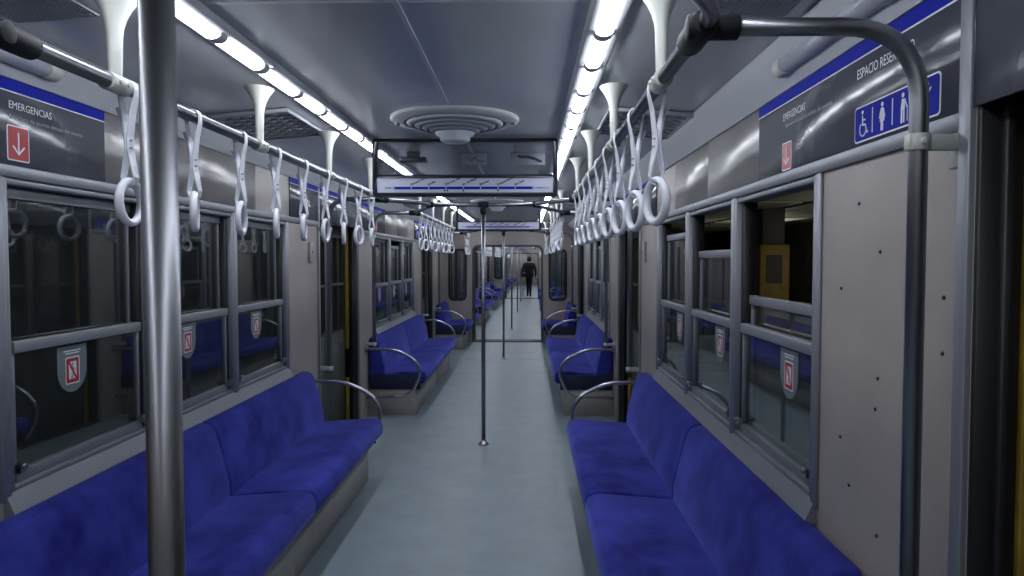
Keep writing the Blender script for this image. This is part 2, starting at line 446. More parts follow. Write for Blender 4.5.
def door(s, y, label):
    door_no[0] += 1; d = DMESH
    t = thing('door_%d' % door_no[0], label, 'door', (s*W, y, 0), 0 if s < 0 else PI); t['kind'] = 'structure'
    part('jamb_trim', d['trim'], t, 'bare metal jamb trim'); part('rubber_jamb', d['rubber'], t, 'black rubber jamb')
    part('yellow_frame', d['yellow'], t, 'yellow painted inner frame'); part('threshold', d['thresh'], t)
    for q in (0, 1):
        lf = part('door_leaf', d['leaf'], t)
        if q: lf.scale = (1, -1, 1)
        part('pane', d['glass'], lf); part('gasket', d['gasket'], lf, 'black pane gasket')
    return t

# ------------------------------------------------------------------ wall graphics
def icon_arrow(parent, u, v, h=.1):
    w = h*.9
    p = part('warning_plate', MB().plate([rrect(u-w/2, v-h/2, u+w/2, v+h/2, .008)], fn_yz, .0075, .0088).mesh('warning_plate', 'print'), parent, 'red plate with a white arrow pointing down')
    part('red_field', MB().plate([rrect(u-w/2+.004, v-h/2+.004, u+w/2-.004, v+h/2-.004, .006)], fn_yz, .0088, .0094).mesh('red_field', 'red'), p)
    mb = MB(); a = h*.3
    stroke(mb, [(u, v+a), (u, v-a)], .006, fn_yz, .0094, .0100)
    stroke(mb, [(u-h*.22, v-.01), (u, v-a), (u+h*.22, v-.01)], .006, fn_yz, .0094, .0101)
    part('arrow', mb.mesh('arrow', 'print'), p)
def pictograms(parent, u0, v0, u1, v1):
    p = part('pictogram_plate', MB().plate([rrect(u0, v0, u1, v1, .012)], fn_yz, .0075, .0086).mesh('pictogram_plate', 'print'), parent, 'blue plate with four white pictograms')
    part('blue_field', MB().plate([rrect(u0+.004, v0+.004, u1-.004, v1-.004, .009)], fn_yz, .0086, .0092).mesh('blue_field', 'blue'), p)
    n = 4; cw = (u1-u0)/n; H = v1-v0; a, b = .0092, .0099
    for k in range(3):
        mb = MB(); stroke(mb, [(u0+(k+1)*cw, v0+H*.18), (u0+(k+1)*cw, v1-H*.18)], .004, fn_yz, a, b)
        part('divider', mb.mesh('divider', 'print'), p)
    def fig(k): return u0+(k+.5)*cw, v0+H*.14, H*.72
    cu, cv, h = fig(0); mb = MB()      # wheelchair user
    mb.prism(disc(cu-h*.06, cv+h*.93, h*.075), fn_yz, a, b)
    stroke(mb, [(cu-h*.06, cv+h*.78), (cu-h*.04, cv+h*.45), (cu+h*.18, cv+h*.43), (cu+h*.30, cv+h*.12), (cu+h*.38, cv+h*.14)], h*.075, fn_yz, a, b)
    stroke(mb, [(cu-h*.05, cv+h*.64), (cu+h*.15, cv+h*.62)], h*.06, fn_yz, a, b)
    stroke(mb, arc(cu-h*.02, cv+h*.28, h*.26, PI*.72, PI*1.98, 14), h*.07, fn_yz, a, b)
    part('pictogram', mb.mesh('pictogram', 'print'), p, 'white wheelchair pictogram')
    cu, cv, h = fig(1); mb = MB()      # pregnant woman
    mb.prism(disc(cu, cv+h*.92, h*.085), fn_yz, a, b)
    mb.prism([(cu-h*.08, cv+h*.80), (cu-h*.16, cv+h*.30), (cu+h*.17, cv+h*.30), (cu+h*.19, cv+h*.48), (cu+h*.08, cv+h*.80)], fn_yz, a, b)
    for q in (-1, 1):
        stroke(mb, [(cu+q*h*.05, cv+h*.34), (cu+q*h*.05, cv)], h*.08, fn_yz, a, b)
        stroke(mb, [(cu+q*h*.09, cv+h*.76), (cu+q*h*.2, cv+h*.46)], h*.06, fn_yz, a, b)
    part('pictogram', mb.mesh('pictogram', 'print'), p, 'white woman pictogram')
    cu, cv, h = fig(2); mb = MB()      # elder with a cane
    mb.prism(disc(cu-h*.03, cv+h*.92, h*.085), fn_yz, a, b)
    mb.prism([(cu-h*.17, cv+h*.42), (cu+h*.10, cv+h*.42), (cu+h*.12, cv+h*.78), (cu-h*.10, cv+h*.80)], fn_yz, a, b)
    for q in (-1, 1): stroke(mb, [(cu-h*.03+q*h*.07, cv+h*.44), (cu-h*.03+q*h*.08, cv)], h*.09, fn_yz, a, b)
    stroke(mb, [(cu+h*.10, cv+h*.74), (cu+h*.24, cv+h*.48)], h*.06, fn_yz, a, b)
    stroke(mb, [(cu+h*.20, cv+h*.50), (cu+h*.27, cv+h*.50), (cu+h*.27, cv)], h*.035, fn_yz, a, b)
    part('pictogram', mb.mesh('pictogram', 'print'), p, 'white pictogram of an elder with a cane')
    cu, cv, h = fig(3); mb = MB()      # person with an arm in a sling
    mb.prism(disc(cu, cv+h*.92, h*.085), fn_yz, a, b)
    stroke(mb, [(cu-h*.18, cv+h*.42), (cu-h*.02, cv+h*.55), (cu+h*.2, cv+h*.78)], h*.07, fn_yz, a, b)
    mb.prism([(cu-h*.12, cv+h*.40), (cu+h*.05, cv+h*.40), (cu+h*.05, cv+h*.6), (cu-h*.12, cv+h*.78)], fn_yz, a, b)
    for q in (-1, 1): stroke(mb, [(cu+q*h*.06, cv+h*.42), (cu+q*h*.07, cv)], h*.085, fn_yz, a, b)
    part('pictogram', mb.mesh('pictogram', 'print'), p, 'white pictogram of a person with a bent arm')
def wall_panel(s, ya, yb, label, deco=None, name='wall_sign', cat='sign'):
    """dark gloss panel along the top of the wall; u runs to the viewer's right"""
    yc = (ya+yb)/2; L = yb-ya
    t = thing(name, label, cat, (s*W, yc, 0), 0 if s < 0 else PI)
    part('sign_board', MB().box((.0005, -L/2+.002, 1.902), (.0075, L/2-.002, 2.172)).mesh('sign_board', 'poster', .001, 1), t)
    part('blue_band', MB().box((.0075, -L/2+.002, 2.135), (.0085, L/2-.002, 2.172)).mesh('blue_band', 'blue'), t, 'blue band')
    part('white_line', MB().box((.0075, -L/2+.002, 2.131), (.0084, L/2-.002, 2.135)).mesh('white_line', 'print'), t, 'thin white line')
    if deco: deco(t, L)
    return t

# ------------------------------------------------------------------ carriage
def rails(s, ya, yb, hangers, label, k, posts=(True, True)):
    t = thing('handrail', label, 'handrail', (0, 0, 0))
    part('rail_tube', MB().tube([(s*RX, ya, RZ), (s*RX, yb, RZ)], .0185, 14).mesh('rail_tube', 'tube'), t)
    for y in hangers:
        mb = MB(); n = 9; sec = []
        for i in range(n):
            f = i/(n-1); z = RZ+.015 + (ZC-.03-RZ-.015)*f
            wx = .014 + .006*f + .038*max(0, f-.55)**2*5; wy = .024 + .008*f + .046*max(0, f-.45)**2*3.4
            sec.append((z, wx, wy))
        m = 14; vs = []
        for z, wx, wy in sec:
            for q in range(m):
                a = 2*PI*q/m; vs.append((s*(RX+.0) + wx*math.cos(a), y + wy*math.sin(a), z))
        mb.add(vs, [(i*m+q, i*m+(q+1) % m, (i+1)*m+(q+1) % m, (i+1)*m+q) for i in range(n-1) for q in range(m)], True)
        mb.tube([(s*RX, y-.045, RZ), (s*RX, y+.045, RZ)], .025, 14)
        mb.tube([(s*RX-s*.024, y-.02, RZ), (s*RX-s*.03, y-.02, RZ)], .006, 8); mb.tube([(s*RX-s*.024, y+.02, RZ), (s*RX-s*.03, y+.02, RZ)], .006, 8)
        part('hanger', mb.mesh('hanger', 'white_warm'), t, 'white flared hanger')
    for y, on in zip((ya, yb), posts):
        if not on: continue
        xo = W-.088
        pts = bend([(s*RX, y, RZ), (s*xo, y, RZ), (s*xo, y, .72)], .16, 9)
        part('stanchion', MB().tube(pts, .0185, 14).mesh('stanchion', 'tube'), t, 'bent steel stanchion along the wall')
        mb = MB().tube([(s*(RX-.03), y, RZ), (s*(RX+.075), y, RZ)], .0265, 12); e = 1 if y == ya else -1; mb.tube([(s*RX, y-e*.045, RZ), (s*RX, y+e*.11, RZ)], .029, 14)
        part('clamp', mb.mesh('clamp', 'plastic_black', .004, 2, 50), t, 'black plastic clamp')
        for z in (1.84, .745):
            mb = MB().box((s*(xo-.024) if s > 0 else s*(W-.004), y-.012, z-.016), (s*(W-.004) if s > 0 else s*(xo-.024), y+.012, z+.016))
            a, b = sorted((s*(W-.001), s*(W-.007))); mb.box((a, y-.012, z-.05), (b, y+.035, z+.035))
            mb.tube([(s*xo, y, z-.017), (s*xo, y, z+.017)], .0235, 14)
            mb.tube([(s*(xo-.0), y-.014, z), (s*xo, y-.028, z)], .008, 8)
            part('wall_bracket', mb.mesh('wall_bracket', 'white_warm', .002, 1, 60), t, 'off-white wall bracket')
    return t
def pole(y, ya, yb, label, k):
    t = thing('grab_pole', label, 'pole', (0, y, 0))
    part('post', MB().tube([(0,0,.004), (0,0,RZ)], .0178, 18).mesh('post', 'tube'), t)
    part('floor_flange', MB().lathe([(0,.001),(.045,.001),(.045,.008),(.026,.014),(.024,.035),(.0,.035)], n=24).mesh('floor_flange', 'steel'), t)
    part('crossbar', MB().tube([(-.46,0,RZ), (.46,0,RZ)], .0175, 14).mesh('crossbar', 'tube'), t)
    for s in (-1, 1):
        if ya is not None or yb is not None:
            pts = bend([(s*RX, ya-y, RZ), (s*RX, ya-y+.10, RZ), (s*.46, -.16, RZ), (s*.46, .16, RZ), (s*RX, yb-y-.10, RZ), (s*RX, yb-y, RZ)], .11)
            part('bow_tube', MB().tube(pts, .0175, 14).mesh('bow_tube', 'tube'), t, 'steel tube bowing inward between two handrails')
        mb = MB().tube([(s*.43,0,RZ), (s*.485,0,RZ)], .026, 12); mb.tube([(s*.46,-.04,RZ), (s*.46,.04,RZ)], .026, 12)
        part('clamp', mb.mesh('clamp', 'plastic_black'), t, 'black plastic clamp')
    mb = MB().tube([(0,0,RZ-.085), (0,0,RZ+.012)], .0265, 14); mb.tube([(-.045,0,RZ), (.045,0,RZ)], .026, 12)
    part('clamp', mb.mesh('clamp', 'plastic_black'), t, 'black plastic clamp')
    return t
def fan(y, label):
    t = thing('ceiling_fan', label, 'fan', (0, y, ZC))
    part('rim', MB().lathe([(.335,-.001),(.335,-.012),(.325,-.02),(.27,-.028),(.262,-.028),(.262,-.004)], n=64).mesh('rim', 'cove'), t)
    part('back_plate', MB().lathe([(0,-.003),(.268,-.003)], n=48).mesh('back_plate', 'dark'), t, 'dark recess paint')  # flat disc, no real recess; its shade is put into the colour
    for i, r in enumerate((.235, .197, .159, .121)):
        z = -.036 - .011*i
        part('louver_ring', MB().lathe([(r+.016, z+.012), (r-.014, z-.004), (r-.014, z-.008), (r+.016, z+.006), (r+.016, z+.012)], n=56).mesh('louver_ring', 'cove'), t)
    mb = MB()
    for k in range(4):
        a = PI/4+k*PI/2
        mb.tube([(.26*math.cos(a), .26*math.sin(a), -.024), (.09*math.cos(a), .09*math.sin(a), -.07)], .006, 8)
    part('spokes', mb.mesh('spokes', 'cove'), t)
    part('hub', MB().lathe([(.10,-.05),(.104,-.075),(.098,-.088),(.082,-.092),(.078,-.115),(.062,-.125),(0,-.128)], n=40).mesh('hub', 'frost'), t, 'frosted round hub')
    for q in (-1, 1):
        part('screw', MB().lathe([(0,-.036),(.012,-.034),(.014,-.026)], n=12).mesh('screw', 'steel'), t, None, (q*.303, 0, 0))
    return t
STATIONS = ['General San Martín', 'Lavalle', 'Diagonal Norte', 'Av. de Mayo', 'Moreno', 'Independencia', 'San Juan']
def route_sign(y, label, text=True):
    h = .562; z0, z1, zm = 1.985, 2.335, 2.107
    t = thing('route_sign', label, 'sign', (0, y, 0))
    f = lambda u, v, q: (u, q, v)
    mb = MB().plate([rrect(-h, z0, h, z1, .02), rect(-h+.028, z0+.024, h-.028, zm-.01)[::-1], rect(-h+.028, zm+.01, h-.028, z1-.02)[::-1]], f, -.022, .022)
    part('sign_frame', mb.mesh('sign_frame', 'frame_dark', .002, 1), t, 'dark frame')
    part('glass_pane', MB().box((-h+.018, -.004, zm+.004), (h-.018, .004, z1-.01)).mesh('glass_pane', 'glass_sign'), t, 'clear upper pane')
    p = part('route_panel', MB().box((-h+.018, -.016, z0+.014), (h-.018, .016, zm-.004)).mesh('route_panel', 'sign_white'), t, 'pale route map panel')
    fx = lambda u, v, q: (u, -.016-q, v)
    zl = z0 + .052
    mb = MB(); stroke(mb, [(-h+.13, zl), (h-.15, zl)], .016, fx, 0, .0012)
    ln = part('route_line', mb.mesh('route_line', 'blue'), p, 'blue route line')
    us = [-h+.13 + (2*h-.28)*(i+1)/8 for i in range(7)]
    mb = MB()
    for u in us + [-h+.13, h-.15]: mb.plate([disc(u, zl, .004, 10)], fx, .0012, .0018)
    part('station_dots', mb.mesh('station_dots', 'print'), p)
    if text:
        ms = [text_mesh(n, .0195, u-.004, zl+.014, 'frame_dark', .0006, rot=math.radians(24), fn=fx, bold=.0007) for n, u in zip(STATIONS, us)]
        ms.append(text_mesh('RETIRO', .0125, -h+.118, zl-.004, 'frame_dark', .0006, 'RIGHT', fn=fx, bold=.0005))
        ms.append(text_mesh('CONSTITUCIÓN', .0115, h-.138, zl-.004, 'frame_dark', .0006, fn=fx, sx=.95, bold=.0005))
        part('lettering', join_meshes('lettering', ms, 'frame_dark'), p, 'small slanted station names')
        mb = MB()
        for u in (us[2]-.008, us[2]+.008, us[3], us[5]): mb.plate([disc(u, zl-.016, .0055, 12)], fx, .0003, .0009)
        part('transfer_dots', mb.mesh('transfer_dots', 'frame_dark'), p)
    return t

GAP = .0
def side_wall(s, k):
    # outline with door cut-outs and window holes
    out = [(Y0, 2.2)]
    out = [(Y0, 0)]
    for d in DOORS: out += [(d-DW, 0), (d-DW, 1.95), (d+DW, 1.95), (d+DW, 0)]
    out += [(Y1, 0), (Y1, 2.215), (Y0, 2.215)]
    holes = []
    for b in BAYS:
        for c, w in b['win']: holes.append([(c-w/2, WIN_Z0), (c-w/2, WIN_Z1), (c+w/2, WIN_Z1), (c+w/2, WIN_Z0)])
    f = lambda u, v, t: (s*(W+t), u, v)
    o = solo('wall_%s' % SIDE[s], MB().plate([out]+holes, f, 0, .08).mesh('wall', 'beige'), 'beige laminate side wall on the %s, %s' % (SIDE[s], CARN[k]), 'wall', kind='structure')
    return o
BAYS = []
for a, b in zip(DOORS[:-1], DOORS[1:]):
    c = (a+b)/2; BAYS.append(dict(c=c, win=[(c+q*.897, .865) for q in (-1, 0, 1)]))
BAYS.append(dict(c=DOORS[-1]+1.4, win=[]))

def trim(mesh, label):
    trim_no[0] += 1
    return solo('trim_%d' % trim_no[0], mesh, label, 'trim', kind='structure')

def carriage(k):
    cn = CARN[k]; full = k == 0
    # shell
    solo('floor', MB().box((-W-.08, Y0, -.12), (W+.08, Y1, 0)).mesh('floor', 'floor'), 'grey-blue linoleum floor of the %s' % cn, 'floor', kind='structure')
    prof = [(-W-.02, 2.185), (-W+.005, 2.185), (-W+.075, 2.275), (-W+.095, 2.30), (-.70, ZC-.004), (-.56, ZC), (.56, ZC), (.70, ZC-.004), (W-.095, 2.30), (W-.075, 2.275), (W-.005, 2.185), (W+.02, 2.185)]
    top = [(W+.02, 2.42), (-W-.02, 2.42)]
    mb = MB(); mb.plate([prof+top], fn_xz, Y0, Y1)
    solo('ceiling', mb.mesh('ceiling', 'ceil'), 'glossy grey ceiling of the %s' % cn, 'ceiling', kind='structure')
    for s in (-1, 1):
        side_wall(s, k)
        f = lambda u, v, t: (s*(W-t), u, v)
        # metal header strip, sill strip, cladding
        mb = MB()
        for a, b in zip(DOORS[:-1], DOORS[1:]): mb.box(*[tuple(v) for v in zip(*[sorted(q) for q in ((s*W, s*(W-.012)), (a+DW+.045, b-DW-.045), (1.862, 1.90))])])
        trim(mb.mesh('trim', 'alu', .002, 1), 'metal strip above the windows on the %s, %s' % (SIDE[s], cn))
        mb = MB()
        for b in BAYS[:2]:
            a0, a1 = b['win'][0][0]-b['win'][0][1]/2-.02, b['win'][2][0]+b['win'][2][1]/2+.02
            pr = [(0, .79), (.032, .79), (.034, .80), (.006, .862), (0, .862)]
            mb.plate([pr], lambda u, v, t: (s*(W-u), t, v), a0, a1)
        trim(mb.mesh('trim', 'alu'), 'sloping metal window sill on the %s, %s' % (SIDE[s], cn))
        mb = MB()
        for b in BAYS[:2]:
            for q in (-1.345, -.4485, .4485, 1.345):
                mb.box(*[tuple(v) for v in zip(*[sorted(z) for z in ((s*W, s*(W-.010)), (b['c']+q-.02, b['c']+q+.02), (.84, 1.862))])])
        trim(mb.mesh('trim', 'alu', .002, 1), 'metal mullions between the windows on the %s, %s' % (SIDE[s], cn))
        mb = MB()
        cove = [(.004, 2.174), (.012, 2.174), (.085, 2.262), (.106, 2.292), (.098, 2.298), (.074, 2.274)]
        mb.plate([cove], lambda u, v, t: (s*(W-u), t, v), Y0, Y1)
        trim(mb.mesh('trim', 'cove'), 'pale grey cove strip along the %s edge of the ceiling, %s' % (SIDE[s], cn))
        for b in BAYS[:2]:
            for q in (-1, 1):
                ca = b['c'] + (-.775 if q < 0 else .0); cb = ca + .775
                if q > 0: cb += .0
                o = solo('cladding_panel', MB().box((0.0005, -(cb-ca)/2+.002, 1.902), (.006, (cb-ca)/2-.002, 2.172)).mesh('cladding_panel', 'panel_metal', .001, 1),
                     '%s shiny metal panel above the %s windows on the %s wall, %s' % ('nearer' if q < 0 else 'farther', 'near' if b is BAYS[0] else 'far', SIDE[s], cn), 'wall panel', (s*W, (ca+cb)/2, 0), 0 if s < 0 else PI, 'metal panels above the windows')
        for i, b in enumerate(BAYS[:2]):
            bn = ['near bay', 'far bay'][i]
            for j, (c, w) in enumerate(b['win']):
                drop = {(1, 0): .385, (1, 1): .19, (1, 2): .075}.get((s, j), .0) if full and i == 0 else (.0 if (j+i) % 2 else .06)
                window(s, c, w, drop, 'metal sash window on the %s, %s, %s of three in the %s%s' % (SIDE[s], cn, ['nearest', 'middle', 'farthest'][j], bn, ', sash lowered' if drop > .1 else ''))
        for i, d in enumerate(DOORS):
            door(s, d, 'closed dark double door on the %s wall, %s, %s from its near end' % (SIDE[s], cn, ORD[i]))
            # dark sign boards before, above and after the door
            nxt = {0: 'near', 1: 'middle', 2: 'far'}[i]
            e = min(d+2.0, Y1-.02) if i == 2 else d+DW+1.325
            def deco(t, L, s=s, i=i):
                if k > 0: return
                # u: left wall +u is farther; right wall +u is nearer
                near = -L/2 if s < 0 else L/2
                U = lambda q: near + q*(1 if s < 0 else -1)     # q metres past the door edge
                if s < 0:
                    tx = part('lettering', text_mesh('EMERGENCIAS', .034, U(.805), 2.081, 'print', .0082, fit=.207), t)
                    part('small_lettering', text_mesh('Apertura de puerta debajo del asiento', .0185, U(.805), 2.050, 'print_grey', .0082, fit=.38), t, 'faint grey instruction line')
                    icon_arrow(t, U(.845), 1.972, .112)
                else:
                    part('lettering', text_mesh('EMERGENCIAS', .034, U(1.065), 2.076, 'print', .0082, fit=.195), t)
                    part('small_lettering', text_mesh('Apertura de puerta debajo del asiento', .0185, U(1.045), 2.050, 'print_grey', .0082, fit=.38), t, 'faint grey instruction line')
                    icon_arrow(t, U(1.025), 1.952, .095)
                    part('lettering', text_mesh('ESPACIO RESERVADO', .037, U(.51), 2.079, 'print', .0082, fit=.286), t)
                    pictograms(t, U(.517), 1.910, U(.115), 2.004)
            wall_panel(s, d+DW, e, 'dark blue-banded sign board %s past the %s door, %s wall, %s' % ('with emergency notice' if k == 0 and i < 2 else 'without lettering', nxt, SIDE[s], cn), deco if i < 2 else None)
            wall_panel(s, d-DW, d+DW, 'dark blue-banded board above the %s door on the %s wall, %s' % (nxt, SIDE[s], cn), None, 'door_header', 'header board')
            if i: 
                def deco2(t, L, i=i, s=s):
                    if k == 0 and i == 2 and s < 0: pictograms(t, -.2, 1.935, .2, 2.065)
                wall_panel(s, d-DW-.70, d-DW, 'short dark blue-banded board before the %s door, %s wall, %s' % (nxt, SIDE[s], cn), deco2)
    # end walls with gangway opening and rounded windows
    for q, (y, nm) in enumerate(((Y0, 'back'), (Y1, 'front'))):
        if k == 0 and q == 0:
            solo('wall_back', MB().box((-W-.08, y-.05, 0), (W+.08, y, 2.34)).mesh('wall', 'beige'), 'beige end wall behind the camera, near carriage', 'wall', kind='structure'); continue
        if k == 2 and q == 1:
            mb = MB().box((-W-.08, y, 0), (W+.08, y+.05, 2.34))
            solo('wall_front', mb.mesh('wall', 'beige'), 'closed beige end wall at the far end of the train', 'wall', kind='structure'); continue
        g = .69; zh = 1.895; ya, yb = (y, y+.06) if q else (y-.06, y)
        out = [(-W-.08, 0), (-g, 0)] + [(-g, zh-.12)] + arc(-g+.12, zh-.12, .12, PI, PI/2, 6)[1:] + arc(g-.12, zh-.12, .12, PI/2, 0, 6) + [(g, 0), (W+.08, 0), (W+.08, 2.36), (-W-.08, 2.36)]
        wh = [rrect(c*.975-.165, .82, c*.975+.165, 1.80, .09) for c in (-1, 1)]
        nmw = 'wall_%s' % nm
        w = solo(nmw, MB().plate([out] + [h[::-1] for h in wh], fn_xz, ya, yb).mesh('wall', 'beige'), 'beige end wall with open gangway at the %s end, %s' % ('far' if q else 'near', cn), 'wall', kind='structure')
        inner = [(-g+.035, 0), (-g+.035, zh-.14)] + arc(-g+.155, zh-.155, .12, PI, PI/2, 6) + arc(g-.155, zh-.155, .12, PI/2, 0, 6) + [(g-.035, zh-.14), (g-.035, 0)]
        oute = [(g+.0, 0), (g, zh-.12)] + arc(g-.12, zh-.12, .12, 0, PI/2, 6)[1:] + arc(-g+.12, zh-.12, .12, PI/2, PI, 6) + [(-g, 0)]
        part('gangway_edge', MB().plate([inner+oute], fn_xz, ya-.012, yb+.012).mesh('gangway_edge', 'gang'), w, 'dark rubber edge round the gangway')
        for c in (-1, 1):
            part('window_gasket', MB().plate([rrect(c*.975-.18, .805, c*.975+.18, 1.815, .10), rrect(c*.975-.145, .84, c*.975+.145, 1.78, .075)[::-1]], fn_xz, ya-.01, yb+.01).mesh('window_gasket', 'black'), w, 'black rounded window gasket')
            part('pane', MB().box((c*.975-.16, (ya+yb)/2-.002, .825), (c*.975+.16, (ya+yb)/2+.002, 1.795)).mesh('pane', 'glass'), w)
    if k < 2:
        mb = MB()
        f = fn_xz
        out = [(-.80, 0), (-.74, 0), (-.74, 1.94), (.74, 1.94), (.74, 0), (.80, 0), (.80, 2.0), (-.80, 2.0)]
        solo('gangway_bellows', mb.plate([out], fn_xz, Y1+.062, Y1+.34).mesh('gangway_bellows', 'gang'), 'dark rubber bellows between the %s and the %s' % (cn, CARN[k+1]), 'bellows', kind='structure')
        mb = MB().box((-.70, Y1-.02, .001), (.70, Y1+.42, .012))
        solo('gangway_plate', mb.mesh('gangway_plate', 'floor_edge', .003, 1), 'dark step plate on the gangway floor after the %s' % cn, 'floor plate', kind='structure')
    # ceiling seams
    mb = MB()
    mb.box((-.008, 1.9, ZC-.004), (.008, BAYS[0]['c']-.12, ZC)); mb.box((-.55, 2.08, ZC-.003), (.55, 2.09, ZC))
    mb.box((-.008, BAYS[0]['c']+.9, ZC-.004), (.008, BAYS[1]['c']-.35, ZC)); mb.box((-.55, 7.6, ZC-.003), (.55, 7.61, ZC))
    trim(mb.mesh('trim', 'cove'), 'thin joint strips along the ceiling, %s' % cn)
    # lamps
    n = 0
    for s in (-1, 1):
        y = -.855 if k == 0 else -.8; n = 0
        while y < Y1-.3:
            if True:
                lamp(s, y, 'lit white ceiling lamp, %s from the near end, %s row, %s' % (ORD[n], SIDE[s], cn), 'ceiling lamps')
            n += 1; y += LP
    # benches
    for s in (-1, 1):
        for i, b in enumerate(BAYS[:2]):
            bench(3.3, s, b['c']-.05, 'long blue velvet bench, %s of two on the %s, %s' % (['nearer', 'farther'][i], SIDE[s], cn), 'long blue benches', (1 if (i or k) else 0, 1))
        bench(1.15, s, Y1-.62, 'short blue velvet bench beside the far gangway on the %s, %s' % (SIDE[s], cn), 'short blue benches', (1, 0))
        if k: bench(1.15, s, Y0+.62, 'short blue velvet bench beside the near gangway on the %s, %s' % (SIDE[s], cn), 'short blue benches', (0, 1))
    # rails, straps, poles
    tw = {-1: [0.02, .37, .17, .29, .2, .02, .22, -.2, .1], 1: [.30, .26, .27, .24, .2, .2, .17, .16, .15]}
    for s in (-1, 1):
        for i, b in enumerate(BAYS[:2]):
            c = b['c']; ya = c-2.05 if i == 0 else c-1.72; yb = c+2.08
            if i == 1: ya = c-1.78
            rails(s, ya, yb, [c-1.61+1.05*q for q in range(4)], 'steel handrail above the %s long bench on the %s, %s' % (['nearer', 'farther'][i], SIDE[s], cn), k)
            if k == 2 and i == 1: continue
            for j in range(9):
                strap(s, s*RX, c-1.55+.392*j, tw[s][j] if (i == 0 and k == 0) else random.uniform(-.5, .5),
                      'white hanging strap, %s from the front, %s long bench, %s side, %s' % (ORD[j], ['nearer', 'farther'][i], SIDE[s], cn), 'white hanging straps')
        rails(s, DOORS[2]+.92, Y1-.01, [Y1-.5], 'short steel handrail by the far gangway on the %s, %s' % (SIDE[s], cn), k, (True, False))
        if k < 2:
            for j in range(3):
                strap(s, s*RX, Y1-.92+.3*j, random.uniform(-.5, .5), 'white hanging strap, %s of three by the far gangway, %s side, %s' % (ORD[j], SIDE[s], cn), 'white hanging straps')
        if k:
            rails(s, Y0+.01, DOORS[0]-.95, [Y0+.4], 'short steel handrail by the near gangway on the %s, %s' % (SIDE[s], cn), k, (False, True))
    pole(POLES[0], .05, BAYS[0]['c']-2.05, 'upright steel pole on the floor between the near doors, %s' % cn, k)
    pole(POLES[1], BAYS[0]['c']+2.08, BAYS[1]['c']-1.78, 'upright steel pole on the floor between the middle doors, %s' % cn, k)
    pole(POLES[2], BAYS[1]['c']+2.08, DOORS[2]+.92, 'upright steel pole on the floor between the far doors, %s' % cn, k)
    # fans and signs
    for i, b in enumerate(BAYS[:2]):
        fan(b['c']+(.24 if i == 0 else .02), 'round louvred ceiling fan with frosted hub, %s of two, %s' % (['nearer', 'farther'][i], cn))
        route_sign(b['c']+(.85 if i == 0 else .5), 'hanging route map sign with a blue line, %s of two, %s' % (['nearer', 'farther'][i], cn), k == 0)
    return

def louvre_vent(s, y, label):
    t = thing('ceiling_vent', label, 'vent', (s*.965, y, 2.314), 0)
    tilt = s*-.041/.47
    zf = lambda x: x*(-s*.075)
    def P(x0, x1, y0, y1, a, b):
        mb = MB(); return [(x0, y0, zf(x0)+a), (x1, y0, zf(x1)+a), (x1, y1, zf(x1)+a), (x0, y1, zf(x0)+a), (x0, y0, zf(x0)+b), (x1, y0, zf(x1)+b), (x1, y1, zf(x1)+b), (x0, y1, zf(x0)+b)]
    F = [(0,3,2,1),(4,5,6,7),(0,1,5,4),(1,2,6,5),(2,3,7,6),(3,0,4,7)]
    mb = MB()
    for a in ((-.2, .2, -.33, -.315), (-.2, .2, .315, .33), (-.2, -.185, -.315, .315), (.185, .2, -.315, .315)): mb.add(P(*a, -.02, -.002), F)
    part('vent_frame', mb.mesh('vent_frame', 'vent', .001, 1), t)
    part('vent_back', MB().add(P(-.19, .19, -.32, .32, -.006, -.004), F).mesh('vent_back', 'dark'), t, 'flat sheet coloured dark as opening shade')  # solid sheet; shade between the louvres is put into its colour
    mb = MB()
    for i in range(8):
        yy = -.305 + i*.078; n = 12; mb = MB()
        for q in range(n):       # corrugated bars
            x0 = -.186+q*.372/n; x1 = x0+.372/n; e = .007*(q % 2)
            mb.add(P(x0, x1, yy+e, yy+.038+e, -.016-e*.4, -.008), F)
        part('louvre', mb.mesh('louvre', 'vent'), t)
    return t
def mesh_grille(s, y, label):
    t = thing('speaker_grille', label, 'grille', (s*.99, y, 2.311), 0)
    zf = lambda x: x*(-s*.075)
    F = [(0,3,2,1),(4,5,6,7),(0,1,5,4),(1,2,6,5),(2,3,7,6),(3,0,4,7)]
    def P(x0, x1, y0, y1, a, b): return [(x0, y0, zf(x0)+a), (x1, y0, zf(x1)+a), (x1, y1, zf(x1)+a), (x0, y1, zf(x0)+a), (x0, y0, zf(x0)+b), (x1, y0, zf(x1)+b), (x1, y1, zf(x1)+b), (x0, y1, zf(x0)+b)]
    part('grille_back', MB().add(P(-.12, .12, -.28, .28, -.006, -.003), F).mesh('grille_back', 'dark'), t, 'flat sheet coloured dark as opening shade')  # solid backing, coloured dark for the shade behind the mesh
    mb = MB()
    for i in range(19): x = -.12+i*.24/18; mb.add(P(x-.002, x+.002, -.28, .28, -.011, -.006), F)
    for i in range(41): yy = -.28+i*.56/40; mb.add(P(-.12, .12, yy-.002, yy+.002, -.0115, -.0065), F)
    part('grille_mesh', mb.mesh('grille_mesh', 'vent'), t)
    return t
def tube_light(s, y, L, label):
    t = thing('emergency_light', label, 'light fitting', (s*(W-.05), y, 2.232), 0)
    part('cover', MB().tube([(0,-L/2,0), (0,L/2,0)], .03, 16).mesh('cover', 'clear'), t, 'clear unlit cover')
    for q in (-1, 1):
        mb = MB().tube([(0,q*(L/2-.05),0), (0,q*(L/2+.012),0)], .0335, 16)
        part('end_cap', mb.mesh('end_cap', 'white_warm', .003, 2, 50), t, 'white end cap')
    a, b = sorted((s*.006, s*.03))
    part('mount', MB().box((a, -L/2+.1, .0), (b, L/2-.1, .045)).mesh('mount', 'cove'), t)
    return t

